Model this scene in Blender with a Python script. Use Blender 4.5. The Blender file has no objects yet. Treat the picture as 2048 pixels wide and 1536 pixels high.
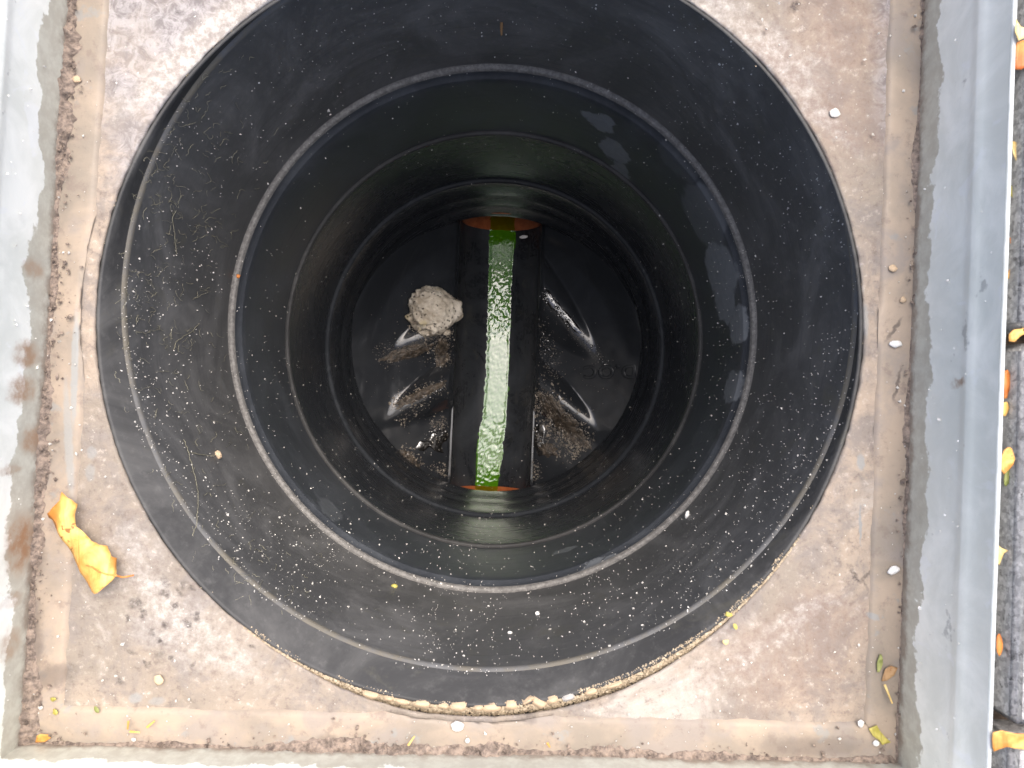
import bpy, bmesh, math, random
import numpy as np
from mathutils import Vector, noise, geometry
random.seed(7); rng = np.random.default_rng(11)
S = bpy.context.scene
C = S.collection

# ------------------------------------------------------------------ camera, sky, sun, exposure
F = 1538.0; NX, NY = 1000.0, 785.0; H = 0.47      # focal length in photo pixels, foot of the vertical, lens height over the mortar
cam_d = bpy.data.cameras.new('camera'); cam = bpy.data.objects.new('camera', cam_d); C.objects.link(cam)
cam.location = (0, 0, H); cam.rotation_euler = (0, 0, 0)
cam_d.sensor_width = 36; cam_d.lens = 36 * F / 2048
cam_d.shift_x = (1024 - NX) / 2048; cam_d.shift_y = (NY - 768) / 2048
cam_d.clip_start = 0.01; cam_d.clip_end = 500
cam_d.dof.use_dof = True; cam_d.dof.focus_distance = 0.72; cam_d.dof.aperture_fstop = 20
S.camera = cam

SUN_EL, SUN_AZ = math.radians(67), math.radians(28)     # azimuth measured from +Y towards +X
w = bpy.data.worlds.new('World'); S.world = w; w.use_nodes = True
nt = w.node_tree; sky = nt.nodes.new('ShaderNodeTexSky'); sky.sky_type = 'NISHITA'; sky.sun_disc = False
sky.sun_elevation = SUN_EL; sky.sun_rotation = SUN_AZ; sky.air_density = 0.7; sky.dust_density = 5.0; sky.ozone_density = 1.0
nt.nodes['Background'].inputs[1].default_value = 0.15
nt.links.new(sky.outputs[0], nt.nodes['Background'].inputs[0])
sd = bpy.data.lights.new('sun', 'SUN'); sd.energy = 1.5; sd.angle = math.radians(64); sd.color = (1.0, 0.96, 0.9)
so = bpy.data.objects.new('sun', sd); C.objects.link(so)
dirv = Vector((math.cos(SUN_EL) * math.sin(SUN_AZ), math.cos(SUN_EL) * math.cos(SUN_AZ), math.sin(SUN_EL)))
so.rotation_euler = dirv.to_track_quat('Z', 'Y').to_euler(); so.location = dirv * 5
S.view_settings.view_transform = 'Standard'; S.view_settings.look = 'None'
S.view_settings.gamma = 1; S.view_settings.use_curve_mapping = False
S.view_settings.exposure = 1.2

# ------------------------------------------------------------------ helpers
def P(px, py, d=H):
    return Vector(((px - NX) * d / F, (NY - py) * d / F, H - d))

def tag(o, label=None, cat=None, group=None, kind=None):
    if label: o['label'] = label
    if cat: o['category'] = cat
    if group: o['group'] = group
    if kind: o['kind'] = kind
    return o

def obj(name, verts, faces, m, parent=None, smooth=True):
    me = bpy.data.meshes.new(name)
    me.from_pydata([tuple(v) for v in verts], [], [tuple(f) for f in faces]); me.update()
    if smooth: me.polygons.foreach_set('use_smooth', [True] * len(me.polygons))
    me.materials.append(m)
    o = bpy.data.objects.new(name, me); C.objects.link(o)
    if parent: o.parent = parent
    return o

def empty(name, loc=(0, 0, 0)):
    o = bpy.data.objects.new(name, None); o.location = loc; o.empty_display_size = .05; C.objects.link(o); return o

def grid_faces(nu, nv, wrap_u=False):
    f = []
    for i in range(nu if wrap_u else nu - 1):
        i2 = (i + 1) % nu
        for j in range(nv - 1): f.append((i * nv + j, i2 * nv + j, i2 * nv + j + 1, i * nv + j + 1))
    return f

def sm(x):
    x = min(1., max(0., x)); return x * x * (3 - 2 * x)

def nz(x, y, z=0., s=1.):
    return noise.noise(Vector((x * s, y * s, z * s)))

# ---- shader node helper
class Mat:
    def __init__(s, name):
        s.m = bpy.data.materials.new(name); s.m.use_nodes = True; s.t = s.m.node_tree; s.N = s.t.nodes
        s.b = s.N['Principled BSDF']; s._co = None
    def n(s, typ, **kw):
        o = s.N.new(typ)
        for k, v in kw.items(): setattr(o, k, v)
        return o
    def l(s, a, b): s.t.links.new(a, b)
    def put(s, sock, v):
        if hasattr(v, 'is_output'): s.l(v, sock)
        elif isinstance(v, (tuple, list)) and len(v) == 3 and sock.type == 'RGBA': sock.default_value = (*v, 1)
        else: sock.default_value = v
    def co(s):
        if s._co is None: s._co = s.n('ShaderNodeTexCoord').outputs['Object']
        return s._co
    def mapped(s, loc=(0, 0, 0), rot=(0, 0, 0), scale=(1, 1, 1), vec=None):
        m = s.n('ShaderNodeMapping'); s.l(vec or s.co(), m.inputs[0])
        m.inputs[1].default_value = loc; m.inputs[2].default_value = rot; m.inputs[3].default_value = scale
        return m.outputs[0]
    def noise(s, scale, detail=6, rough=.6, dist=0., vec=None, col=False):
        o = s.n('ShaderNodeTexNoise'); s.l(vec or s.co(), o.inputs['Vector'])
        o.inputs['Scale'].default_value = scale; o.inputs['Detail'].default_value = detail
        o.inputs['Roughness'].default_value = rough; o.inputs['Distortion'].default_value = dist
        return o.outputs['Color' if col else 'Fac']
    def voro(s, scale, feature='F1', rnd=1, vec=None, out='Distance'):
        o = s.n('ShaderNodeTexVoronoi', feature=feature); s.l(vec or s.co(), o.inputs['Vector'])
        o.inputs['Scale'].default_value = scale; o.inputs['Randomness'].default_value = rnd
        return o.outputs[out]
    def ramp(s, v, a, b, lo=0., hi=1.):
        o = s.n('ShaderNodeMapRange', interpolation_type='SMOOTHSTEP'); s.put(o.inputs[0], v)
        o.inputs[1].default_value = a; o.inputs[2].default_value = b; o.inputs[3].default_value = lo; o.inputs[4].default_value = hi
        return o.outputs[0]
    def math(s, op, a, b=0., clamp=False):
        o = s.n('ShaderNodeMath', operation=op, use_clamp=clamp); s.put(o.inputs[0], a); s.put(o.inputs[1], b); return o.outputs[0]
    def mix(s, f, a, b, mode='MIX'):
        o = s.n('ShaderNodeMix', data_type='RGBA', blend_type=mode)
        s.put(o.inputs[0], f); s.put(o.inputs[6], a); s.put(o.inputs[7], b); return o.outputs[2]
    def warp(s, amp, scale, detail=4):
        a = s.n('ShaderNodeVectorMath', operation='SUBTRACT'); s.l(s.noise(scale, detail, col=True), a.inputs[0]); a.inputs[1].default_value = (.5, .5, .5)
        b = s.n('ShaderNodeVectorMath', operation='SCALE'); s.l(a.outputs[0], b.inputs[0]); b.inputs['Scale'].default_value = amp
        c = s.n('ShaderNodeVectorMath', operation='ADD'); s.l(s.co(), c.inputs[0]); s.l(b.outputs[0], c.inputs[1]); return c.outputs[0]
    def blobs(s, lst, vec, soft=.25):
        """union of ellipsoidal marks: (centre, (rx,ry,rz), rot_z, strength)"""
        acc = None
        for c, r, rz, st in lst:
            a = s.n('ShaderNodeVectorMath', operation='SUBTRACT'); s.l(vec, a.inputs[0]); a.inputs[1].default_value = c
            q = s.n('ShaderNodeVectorRotate', rotation_type='Z_AXIS'); s.l(a.outputs[0], q.inputs['Vector']); q.inputs['Angle'].default_value = -rz
            d = s.n('ShaderNodeVectorMath', operation='DIVIDE'); s.l(q.outputs[0], d.inputs[0]); d.inputs[1].default_value = r
            L = s.n('ShaderNodeVectorMath', operation='LENGTH'); s.l(d.outputs[0], L.inputs[0])
            v = s.ramp(L.outputs['Value'], 1 + soft, 1 - soft, 0, st)
            acc = v if acc is None else s.math('MAXIMUM', acc, v)
        return acc
    def z(s):
        o = s.n('ShaderNodeSeparateXYZ'); s.l(s.co(), o.inputs[0]); return o.outputs[2]
    def bump(s, h, strength=.3, dist=.001, prev=None):
        o = s.n('ShaderNodeBump'); s.put(o.inputs['Height'], h); o.inputs['Strength'].default_value = strength; o.inputs['Distance'].default_value = dist
        if prev: s.l(prev, o.inputs['Normal'])
        return o.outputs[0]
    def out(s, color, rough=.6, normal=None, spec=.5, metal=0., **kw):
        b = s.b; s.put(b.inputs['Base Color'], color); s.put(b.inputs['Roughness'], rough)
        s.put(b.inputs['Specular IOR Level'], spec); s.put(b.inputs['Metallic'], metal)
        if normal: s.l(normal, b.inputs['Normal'])
        for k, v in kw.items(): s.put(b.inputs[k], v)
        return s.m

# ------------------------------------------------------------------ measured layout of the shaft
AX, AY = -0.0066, 0.0565                       # axis of the plastic shaft
PH = math.radians(2.43); CP, SP = math.cos(PH), math.sin(PH)
def L2W(u, v, z): return Vector((AX + u * CP + v * SP, AY - u * SP + v * CP, z))
def px2uv(px, py, d):
    p = P(px, py, d); dx, dy = p.x - AX, p.y - AY
    return dx * CP - dy * SP, dx * SP + dy * CP
# profile: (depth below the lens, radius)
PROF_TOP = [(.489, .2316), (.50, .2318), (.58, .2322), (.672, .2328), (.678, .2332)]
PROF_MID = [(.680, .2300), (.682, .2292), (.690, .2276), (.696, .2256), (.70, .2246), (.76, .2234), (.810, .2218), (.818, .2220)]
PROF_LOW = [(.820, .2192), (.822, .2187), (.83, .2178), (.89, .2160), (.965, .2142), (.974, .2150)]
PROF_WELL = [(.976, .2110), (.979, .2100), (1.0, .2092), (1.03, .2075), (1.034, .2082), (1.040, .2066), (1.07, .2046), (1.075, .2054), (1.081, .2036), (1.112, .2003), (1.118, .2000), (1.121, .2012), (1.124, .206)]
FULL = PROF_TOP + PROF_MID + PROF_LOW + PROF_WELL
def wall_R(d):
    for (d0, r0), (d1, r1) in zip(FULL, FULL[1:]):
        if d0 <= d <= d1: return r0 + (r1 - r0) * (d - d0) / (d1 - d0 + 1e-9)
    return FULL[0][1] if d < FULL[0][0] else FULL[-1][1]
def wall_hit(px, py):
    lo, hi = .47, 1.13
    for _ in range(30):
        d = .5 * (lo + hi); p = P(px, py, d)
        if math.hypot(p.x - AX, p.y - AY) < wall_R(d): lo = d
        else: hi = d
    return P(px, py, .5 * (lo + hi))
HC = P(959, 647); HX, HY, HR = HC.x, HC.y, .2345      # round hole in the mortar

# ------------------------------------------------------------------ materials
def plastic(name, dust=.5, gloss=.30, stains=(), grime=0.0, spec=.35, lo=.012, hi=.06, tint=(1, 1, 1)):
    M = Mat(name)
    film = M.ramp(M.noise(11, 8, .68, .9), .40, .70)
    fine = M.ramp(M.noise(160, 6, .7), .5, .78)
    streak = M.ramp(M.noise(1, 5, .65, vec=M.mapped(scale=(14, 14, 260))), .52, .75)
    f = M.math('MULTIPLY', M.math('ADD', M.math('MULTIPLY', film, .7), M.math('MULTIPLY', fine, .45)), dust, True)
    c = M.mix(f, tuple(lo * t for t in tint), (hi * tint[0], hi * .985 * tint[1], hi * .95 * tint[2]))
    c = M.mix(M.math('MULTIPLY', streak, .35 * dust), c, (.075, .075, .078))
    if grime:
        c = M.mix(M.math('MULTIPLY', M.ramp(M.noise(30, 8, .7, 1.2), .55, .72), grime), c, (.10, .095, .07))
    rough = M.math('ADD', M.math('MULTIPLY', f, .25), gloss)
    rough = M.math('ADD', rough, M.math('MULTIPLY', streak, .10))
    h = M.math('ADD', M.math('MULTIPLY', M.noise(60, 4), .6), M.math('MULTIPLY', streak, .25))
    if stains:
        bl = M.blobs(stains, M.warp(.028, 45, 5), .10)
        c = M.mix(bl, c, M.mix(M.noise(140, 5), (.14, .152, .165), (.23, .245, .26)))
        rough = M.math('ADD', rough, M.math('MULTIPLY', bl, .12))
    return M.out(c, rough, M.bump(h, .10, .001), spec)

st = []
for px, py, a, b, s_ in [(1200, 245, 26, 20, .9), (1228, 300, 24, 24, .95), (1238, 340, 12, 22, .8), (1193, 372, 20, 14, .8), (1408, 432, 44, 46, .4), (1360, 320, 36, 30, .2),
                         (1442, 545, 40, 42, .95), (1450, 600, 34, 30, .9), (1476, 650, 14, 26, .8), (1465, 772, 20, 24, .6), (1350, 640, 14, 30, .4), (1200, 1130, 40, 12, .5), (1130, 1100, 16, 8, .5), (660, 1020, 22, 22, .25), (1345, 560, 10, 26, .5)]:
    q = wall_hit(px, py); d = H - q.z; k = d / F * 1.5
    st.append(((q.x, q.y, q.z), (a * k, b * k, b * k * 1.35), 0., s_))
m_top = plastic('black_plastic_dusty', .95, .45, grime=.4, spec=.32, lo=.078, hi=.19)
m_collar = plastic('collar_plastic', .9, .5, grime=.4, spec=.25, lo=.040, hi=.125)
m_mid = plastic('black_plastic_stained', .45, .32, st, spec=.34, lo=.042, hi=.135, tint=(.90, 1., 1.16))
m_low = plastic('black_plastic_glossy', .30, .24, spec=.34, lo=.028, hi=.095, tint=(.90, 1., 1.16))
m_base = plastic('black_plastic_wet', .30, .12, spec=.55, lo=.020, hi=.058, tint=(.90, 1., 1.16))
m_chan = plastic('channel_plastic', .65, .26, grime=.5, spec=.36, lo=.020, hi=.08, tint=(.90, 1., 1.16))
m_ring = plastic('ring_plastic', .9, .4, spec=.3, lo=.045, hi=.11)
M = Mat('dusty_ledge'); m_ledge = M.out(M.mix(M.ramp(M.noise(220, 8, .75), .35, .7), (.12, .115, .108), (.25, .24, .225)), .6, M.bump(M.noise(400, 4), .2, .0004), .3)
M = Mat('seam_dust'); m_seam = M.out(M.mix(M.ramp(M.noise(25, 8, .7), .42, .62), M.mix(M.noise(90, 5), (.07, .07, .07), (.15, .15, .15)), (.13, .118, .095)), .7, spec=.3)

def W(px, py): p = P(px, py); return (p.x, p.y, p.z)
def dirt_mat(name, pale=.5, tan=.5):
    M = Mat(name); k = H / F
    big = M.noise(7, 7, .62, .6); med = M.noise(28, 9, .7, .5); fine = M.noise(150, 9, .78); grit = M.noise(420, 6, .8)
    c = M.mix(M.ramp(big, .36, .64), (.255, .218, .178), (.38, .308, .240))
    c = M.mix(M.ramp(med, .43, .62, 0, .85), c, (.225, .198, .178))
    c = M.mix(M.ramp(M.noise(60, 8, .75, .6, vec=M.mapped(loc=(9, 4, 2))), .54, .66, 0, .7), c, (.20, .162, .138))
    c = M.mix(M.ramp(M.noise(12, 8, .66, .8, vec=M.mapped(loc=(3.1, 1.7, 0))), .56 - .1 * (pale - .5), .70, 0, .8), c, (.44, .40, .355))
    c = M.mix(M.ramp(fine, .52, .68, 0, .75), c, (.15, .118, .102))
    c = M.mix(M.ramp(fine, .46, .30, 0, .55), c, (.62, .55, .48))
    c = M.mix(M.ramp(grit, .60, .74, 0, .6), c, (.10, .085, .075))
    c = M.mix(M.ramp(M.noise(300, 6, .8, vec=M.mapped(loc=(7, 3, 1))), .64, .73, 0, .8), c, (.72, .69, .64))
    wv = M.warp(.010, 130, 5)
    # cement grey of the upper left corner, pale lime round the hole, tar spots, grey streaks: marks of their own
    grey = [(W(330, 70), (.055, .075, .05), .5, .75), (W(300, 260), (.020, .04, .05), -.4, .5), (W(1790, 60), (.014, .07, .05), 0, .75), (W(1810, 190), (.012, .04, .05), 0, .6)]
    c = M.mix(M.math('MULTIPLY', M.blobs(grey, wv, .45), M.ramp(med, .3, .6, .55, 1)), c, M.mix(M.ramp(M.noise(110, 8, .75, 1), .40, .60), (.19, .175, .178), (.42, .40, .40)))
    white = [(W(400, 90), (.011, .055, .04), -.86, .95), (W(560, -10), (.012, .05, .04), -1.05, .9), (W(320, 1200), (.03, .010, .04), -.75, .85), (W(420, 1290), (.035, .012, .04), -.6, .6),
             (W(260, 1130), (.02, .022, .04), .2, .35), (W(370, 1260), (.05, .02, .04), -.5, .35), (W(1490, 60), (.05, .012, .04), -.6, .6), (W(1590, 170), (.007, .05, .03), .75, .6), (W(1560, 1260), (.04, .006, .03), .55, .55), (W(1450, 1330), (.03, .02, .04), .5, .3)]
    c = M.mix(M.math('MULTIPLY', M.blobs(white, M.warp(.02, 60, 6), .5), M.ramp(med, .35, .6, .6, 1)), c, M.mix(M.ramp(fine, .38, .6), (.54, .515, .475), (.30, .265, .235)))
    rust = [(W(1680, 230), (.035, .03, .03), 0, .5), (W(1560, 120), (.02, .03, .03), .6, .4), (W(1690, 60), (.03, .03, .03), 0, .55), (W(1560, 1330), (.045, .03, .03), 0, .5), (W(1640, 1250), (.03, .025, .03), 0, .5)]
    c = M.mix(M.math('MULTIPLY', M.blobs(rust, M.warp(.05, 40, 6), .5), M.ramp(fine, .35, .6, .3, 1)), c, (.235, .168, .135))
    dark = []
    R_ = random.Random(3)
    for a, b, r in [(330, 1165, 11), (366, 1170, 9), (360, 1185, 9), (330, 1187, 10), (272, 1207, 11), (285, 1228, 12), (348, 1212, 9), (392, 1232, 9), (372, 1247, 9), (326, 1250, 9), (302, 1266, 9), (320, 1280, 7), (318, 1307, 11), (262, 1305, 8), (290, 1328, 7), (386, 1332, 6), (384, 1178, 7), (255, 1240, 6), (345, 1315, 6), (240, 1365, 7), (500, 1295, 6)]:
        dark.append((W(a, b), (r * k, r * k * R_.uniform(.6, 1.1), .02), R_.uniform(0, 3), R_.uniform(.5, .95)))
    dark += [(W(105, 1350), (.014, .008, .02), .2, .5), (W(68, 1300), (.006, .03, .02), .06, .6), (W(66, 1090), (.007, .016, .03), .1, .8), (W(1590, 12), (.003, .003, .01), 0, .95), (W(1820, 440), (.004, .005, .01), 0, .9), (W(360, 26), (.004, .003, .01), 0, .6),
             (W(1715, 1155), (.008, .0012, .01), -.85, .8), (W(1740, 1150), (.006, .001, .01), .5, .7), (W(1792, 770), (.0012, .010, .01), -.2, .7), (W(1786, 660), (.0012, .008, .01), -.6, .7), (W(1060, 1430), (.004, .005, .01), 0, .6), (W(655, 1478), (.006, .004, .01), 0, .5)]
    c = M.mix(M.math('MULTIPLY', M.blobs(dark, M.warp(.011, 170, 5), .6), M.ramp(grit, .62, .42, .35, 1)), c, (.07, .058, .055))
    blue = [(W(152, 740), (.0022, .034, .01), -.03, .75), (W(140, 880), (.0026, .035, .01), .05, .6), (W(1732, 640), (.0018, .010, .01), 0, .5), (W(1722, 925), (.0024, .005, .01), 0, .8), (W(1721, 1050), (.0008, .012, .01), 0, .8), (W(270, 1397), (.004, .003, .01), .2, .6), (W(312, 1403), (.005, .0025, .01), .2, .5), (W(1745, 1232), (.004, .002, .01), -.4, .7), (W(182, 905), (.003, .004, .01), 0, .5), (W(180, 945), (.003, .005, .01), 0, .5)]
    c = M.mix(M.blobs(blue, M.warp(.0022, 300, 3), .3), c, (.27, .28, .275))
    h = M.math('ADD', M.math('MULTIPLY', fine, .8), M.math('MULTIPLY', grit, .4))
    return M.out(c, M.ramp(med, .35, .65, .62, .88), M.bump(h, .8, .0012, M.bump(med, .5, .003)), .25)
m_mortar = dirt_mat('dirty_mortar')
def wet_flange():
    M = Mat('dirty_steel_flange')
    med = M.noise(30, 8, .65, .4); fine = M.noise(170, 8, .75); st_ = M.noise(14, 6, .6, .3)
    c = M.mix(M.ramp(st_, .38, .62), (.24, .205, .165), (.365, .292, .222))
    c = M.mix(M.ramp(med, .46, .64, 0, .75), c, (.265, .232, .205))
    c = M.mix(M.ramp(M.noise(75, 8, .72), .54, .66, 0, .6), c, (.20, .155, .13))
    c = M.mix(M.ramp(M.noise(45, 5, .6, vec=M.mapped(loc=(5, 2, 0))), .62, .68, 0, .7), c, (.25, .25, .235))
    c = M.mix(M.ramp(fine, .58, .74, 0, .5), c, (.14, .11, .095))
    c = M.mix(M.ramp(M.noise(330, 6, .8), .64, .74, 0, .7), c, (.66, .60, .53))
    dark = [(W(105, 1350), (.012, .007, .02), .2, .6), (W(68, 1280), (.006, .03, .02), .06, .6), (W(66, 1090), (.007, .016, .03), .1, .8), (W(1792, 770), (.0012, .010, .01), -.2, .8), (W(1786, 660), (.0012, .008, .01), -.6, .8), (W(1060, 1430), (.004, .005, .01), 0, .5), (W(655, 1478), (.006, .004, .01), 0, .5), (W(1620, 1490), (.03, .006, .01), 0, .5)]
    c = M.mix(M.blobs(dark, M.warp(.006, 220, 4), .5), c, (.10, .080, .070))
    blue = [(W(152, 740), (.0022, .034, .01), -.03, .75), (W(140, 880), (.0026, .035, .01), .05, .6), (W(1722, 925), (.0024, .005, .01), 0, .8), (W(270, 1397), (.004, .003, .01), .2, .6), (W(312, 1403), (.005, .0025, .01), .2, .5), (W(1745, 1232), (.004, .002, .01), -.4, .7)]
    c = M.mix(M.blobs(blue, M.warp(.0022, 300, 3), .3), c, (.27, .285, .28))
    return M.out(c, M.ramp(med, .35, .65, .42, .75), M.bump(fine, .5, .0008), .3)
m_flange = wet_flange()

def steel():
    M = Mat('galvanised_steel')
    z = M.z()
    edge = M.math('ADD', M.math('MULTIPLY', M.math('SUBTRACT', M.noise(18, 7, .62), .5), .060), .024)
    film = M.ramp(M.math('SUBTRACT', edge, z), -.0004, .0012)
    mott = M.noise(22, 7, .62, .5); fine = M.noise(120, 6, .7)
    c = M.mix(M.ramp(mott, .35, .65), (.71, .74, .69), (.87, .89, .84))
    c = M.mix(M.ramp(M.noise(38, 6, .6, .8, vec=M.mapped(loc=(2, 9, 4))), .58, .66, 0, .55), c, (.82, .85, .85))
    c = M.mix(M.ramp(M.noise(50, 5, .6, vec=M.mapped(loc=(4, 1, 0))), .66, .72, 0, .5), c, (.22, .23, .235))
    c = M.mix(M.math('MULTIPLY', film, .86), c, M.mix(M.ramp(fine, .38, .66), (.38, .36, .295), (.48, .475, .40)))
    low = M.ramp(M.math('ADD', z, M.math('MULTIPLY', M.math('SUBTRACT', M.noise(60, 7, .7), .5), .02)), .010, .002, 0, .8)
    c = M.mix(low, c, (.22, .165, .125))
    rs = [((*P(1922, 480, .40).xy, .062), (.004, .005, .01), 0, .9), ((*P(1907, 765, .42).xy, .05), (.003, .003, .008), 0, .8), ((*P(1890, 335, .42).xy, .05), (.004, .004, .008), 0, .7), ((*P(1885, 190, .42).xy, .05), (.002, .005, .008), 0, .6),
          ((*P(60, 710, .45).xy, .022), (.006, .007, .012), 0, .8), ((*P(48, 780, .45).xy, .025), (.006, .008, .012), 0, .8), ((*P(72, 540, .45).xy, .02), (.004, .006, .01), 0, .6), ((*P(75, 880, .46).xy, .01), (.006, .008, .012), 0, .8), ((*P(25, 940, .44).xy, .03), (.005, .003, .01), 0, .6),
          ((*P(55, 1090, .455).xy, .015), (.010, .017, .014), 0, .95), ((*P(30, 1290, .45).xy, .02), (.008, .010, .01), 0, .6), ((*P(20, 1200, .45).xy, .02), (.006, .004, .01), 0, .5), ((*P(1921, 884, .41).xy, .058), (.002, .002, .01), 0, .8)]
    c = M.mix(M.math('MULTIPLY', M.blobs(rs, M.warp(.010, 160, 5), .45), M.ramp(fine, .35, .6, .4, 1)), c, (.30, .165, .085))
    h = M.math('ADD', M.math('MULTIPLY', mott, 1.), M.math('MULTIPLY', fine, .15))
    return M.out(c, M.ramp(mott, .3, .7, .38, .58), M.bump(h, .25, .002), .5, .0)
m_steel = steel()
M = Mat('bare_steel_edge'); m_edge = M.out(M.mix(M.ramp(M.noise(60, 5), .35, .65), (.46, .49, .475), (.62, .64, .625)), .4, None, .5, .1)

def simple(name, a, b, scale=60, rough=.7, spec=.3, bump=.4, bd=.001):
    M = Mat(name); n_ = M.noise(scale, 7, .68)
    return M.out(M.mix(M.ramp(n_, .32, .68), a, b), rough, M.bump(n_, bump, bd), spec)
m_orange_pipe = simple('orange_pvc', (.33, .085, .025), (.45, .13, .04), 90, .35, .4, .1)
m_soil = simple('dark_soil', (.045, .034, .026), (.12, .092, .072), 120, .9, .2, .8, .003)
m_sand = simple('yellow_sand', (.32, .25, .17), (.56, .47, .34), 300, .85, .2)
m_stone = simple('sandstone_chips', (.46, .32, .19), (.66, .52, .37), 90, .8, .2)
m_white = simple('white_stone', (.66, .64, .60), (.86, .85, .82), 200, .5, .4)
m_speck = simple('pale_grit', (.42, .40, .36), (.74, .71, .66), 40, .6, .4)
m_thread = simple('cobweb', (.20, .19, .14), (.32, .30, .22), 200, .8, .2)
m_silt = simple('grey_silt', (.05, .044, .038), (.36, .31, .25), 90, .3, .6)
m_mud = simple('crusted_mud', (.12, .096, .082), (.38, .30, .24), 210, .8, .25, 1., .003)
m_silt_bed = simple('silt_bed', (.02, .017, .014), (.11, .085, .062), 180, .3, .5, 1., .002)

def lump_mat():
    M = Mat('crumbly_mortar')
    a = M.noise(45, 8, .7, .4); v = M.voro(190, vec=M.warp(.006, 260, 3)); v2 = M.voro(70, rnd=1)
    c = M.mix(M.ramp(a, .35, .65), (.46, .39, .30), (.80, .73, .62))
    c = M.mix(M.ramp(M.noise(30, 4, vec=M.mapped(loc=(1, 5, 2))), .58, .66, 0, .7), c, (.62, .52, .30))
    pit = M.math('MULTIPLY', M.ramp(v, .34, .22), M.ramp(M.noise(60, 3), .44, .54))
    c = M.mix(M.math('MULTIPLY', pit, .85), c, (.08, .065, .05))
    c = M.mix(M.ramp(M.noise(260, 6, .8), .58, .72, 0, .5), c, (.24, .19, .14))
    h = M.math('SUBTRACT', M.math('ADD', a, M.math('MULTIPLY', M.noise(180, 6), .4)), pit)
    return M.out(c, .85, M.bump(h, .9, .003), .2)
m_lump = lump_mat()

def water_mat(name='green_dyed_water', dif=.74, ior=1.80):
    M = Mat(name)
    n_ = M.noise(30, 4, .6)
    rip = M.noise(1, 5, .6, 1.5, vec=M.mapped(rot=(0, 0, .5), scale=(190, 80, 1)))
    nb = M.bump(rip, .13, .0012)
    d = M.n('ShaderNodeBsdfDiffuse'); M.put(d.inputs[0], M.mix(n_, (.050, .215, .004), (.12, .32, .010)))
    t = M.n('ShaderNodeBsdfTransparent'); t.inputs[0].default_value = (.75, .88, .10, 1)
    g = M.n('ShaderNodeBsdfGlossy'); g.inputs['Roughness'].default_value = .03; g.inputs[0].default_value = (1, 1, 1, 1); M.l(nb, g.inputs['Normal'])
    m1 = M.n('ShaderNodeMixShader'); m1.inputs[0].default_value = dif; M.l(t.outputs[0], m1.inputs[1]); M.l(d.outputs[0], m1.inputs[2])
    fr = M.n('ShaderNodeFresnel'); fr.inputs[0].default_value = ior; M.l(nb, fr.inputs['Normal'])
    m2 = M.n('ShaderNodeMixShader'); M.l(fr.outputs[0], m2.inputs[0]); M.l(m1.outputs[0], m2.inputs[1]); M.l(g.outputs[0], m2.inputs[2])
    M.l(m2.outputs[0], M.N['Material Output'].inputs[0]); return M.m
m_water = water_mat(); m_water_thin = water_mat('thin_dyed_water', .22, 1.4)
M = Mat('puddle_water'); m_puddle = M.out((.012, .011, .010), .06, M.bump(M.noise(150, 3), .35, .0015), .8, IOR=1.7)

def leaf_mat(name, a, b, spot=(.20, .07, .02)):
    M = Mat(name); n_ = M.noise(55, 6, .6, .6)
    c = M.mix(M.ramp(n_, .34, .66), a, b)
    vein = M.ramp(M.noise(1, 3, .5, .4, vec=M.mapped(rot=(0, 0, .62), scale=(420, 36, 60))), .54, .70, 0, .45)
    c = M.mix(vein, c, tuple(x * .62 for x in a))
    c = M.mix(M.ramp(M.noise(130, 4, .6), .67, .72, 0, .85), c, spot)
    return M.out(c, .45, M.bump(vein, .4, .0008), .35, 0., **{'Subsurface Weight': 0.0})
m_leaf_o = leaf_mat('orange_leaf', (.54, .22, .045), (.78, .49, .15))
m_leaf_r = leaf_mat('rust_leaf', (.48, .13, .03), (.72, .28, .07))
m_leaf_y = leaf_mat('yellow_green_leaf', (.34, .30, .06), (.54, .46, .13))
m_leaf_g = leaf_mat('green_leaf', (.18, .21, .06), (.38, .38, .15))
m_leaf_b = leaf_mat('brown_leaf', (.22, .12, .05), (.42, .26, .13))
m_leaf_p = leaf_mat('pale_leaf', (.62, .42, .14), (.80, .62, .28))

def paver_mat():
    M = Mat('granite_paver')
    v = M.voro(420, out='Color'); hs = M.n('ShaderNodeSeparateColor'); M.l(v, hs.inputs[0])
    c = M.mix(hs.outputs[0], (.28, .275, .27), (.52, .51, .50))
    c = M.mix(M.ramp(M.noise(230, 6, .75), .50, .64, 0, .8), c, (.70, .69, .67))
    c = M.mix(M.ramp(M.noise(160, 6, .75, vec=M.mapped(loc=(3, 3, 3))), .56, .66, 0, .8), c, (.075, .072, .07))
    c = M.mix(M.ramp(M.noise(9, 6), .5, .75, 0, .3), c, (.26, .235, .21))
    h = M.math('ADD', M.noise(170, 7, .75), hs.outputs[0])
    return M.out(c, .8, M.bump(h, .8, .0025), .3)
m_paver = paver_mat()
def far_paving():
    M = Mat('paving_far'); b = M.n('ShaderNodeTexBrick'); M.l(M.co(), b.inputs['Vector'])
    b.inputs['Scale'].default_value = 5; b.inputs['Color1'].default_value = (.25, .245, .24, 1); b.inputs['Color2'].default_value = (.34, .335, .33, 1); b.inputs['Mortar'].default_value = (.07, .06, .05, 1)
    return M.out(M.mix(M.ramp(M.noise(90, 7, .7), .4, .7, 0, .5), b.outputs[0], (.14, .135, .13)), .85, None, .3)
m_far = far_paving()

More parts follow.
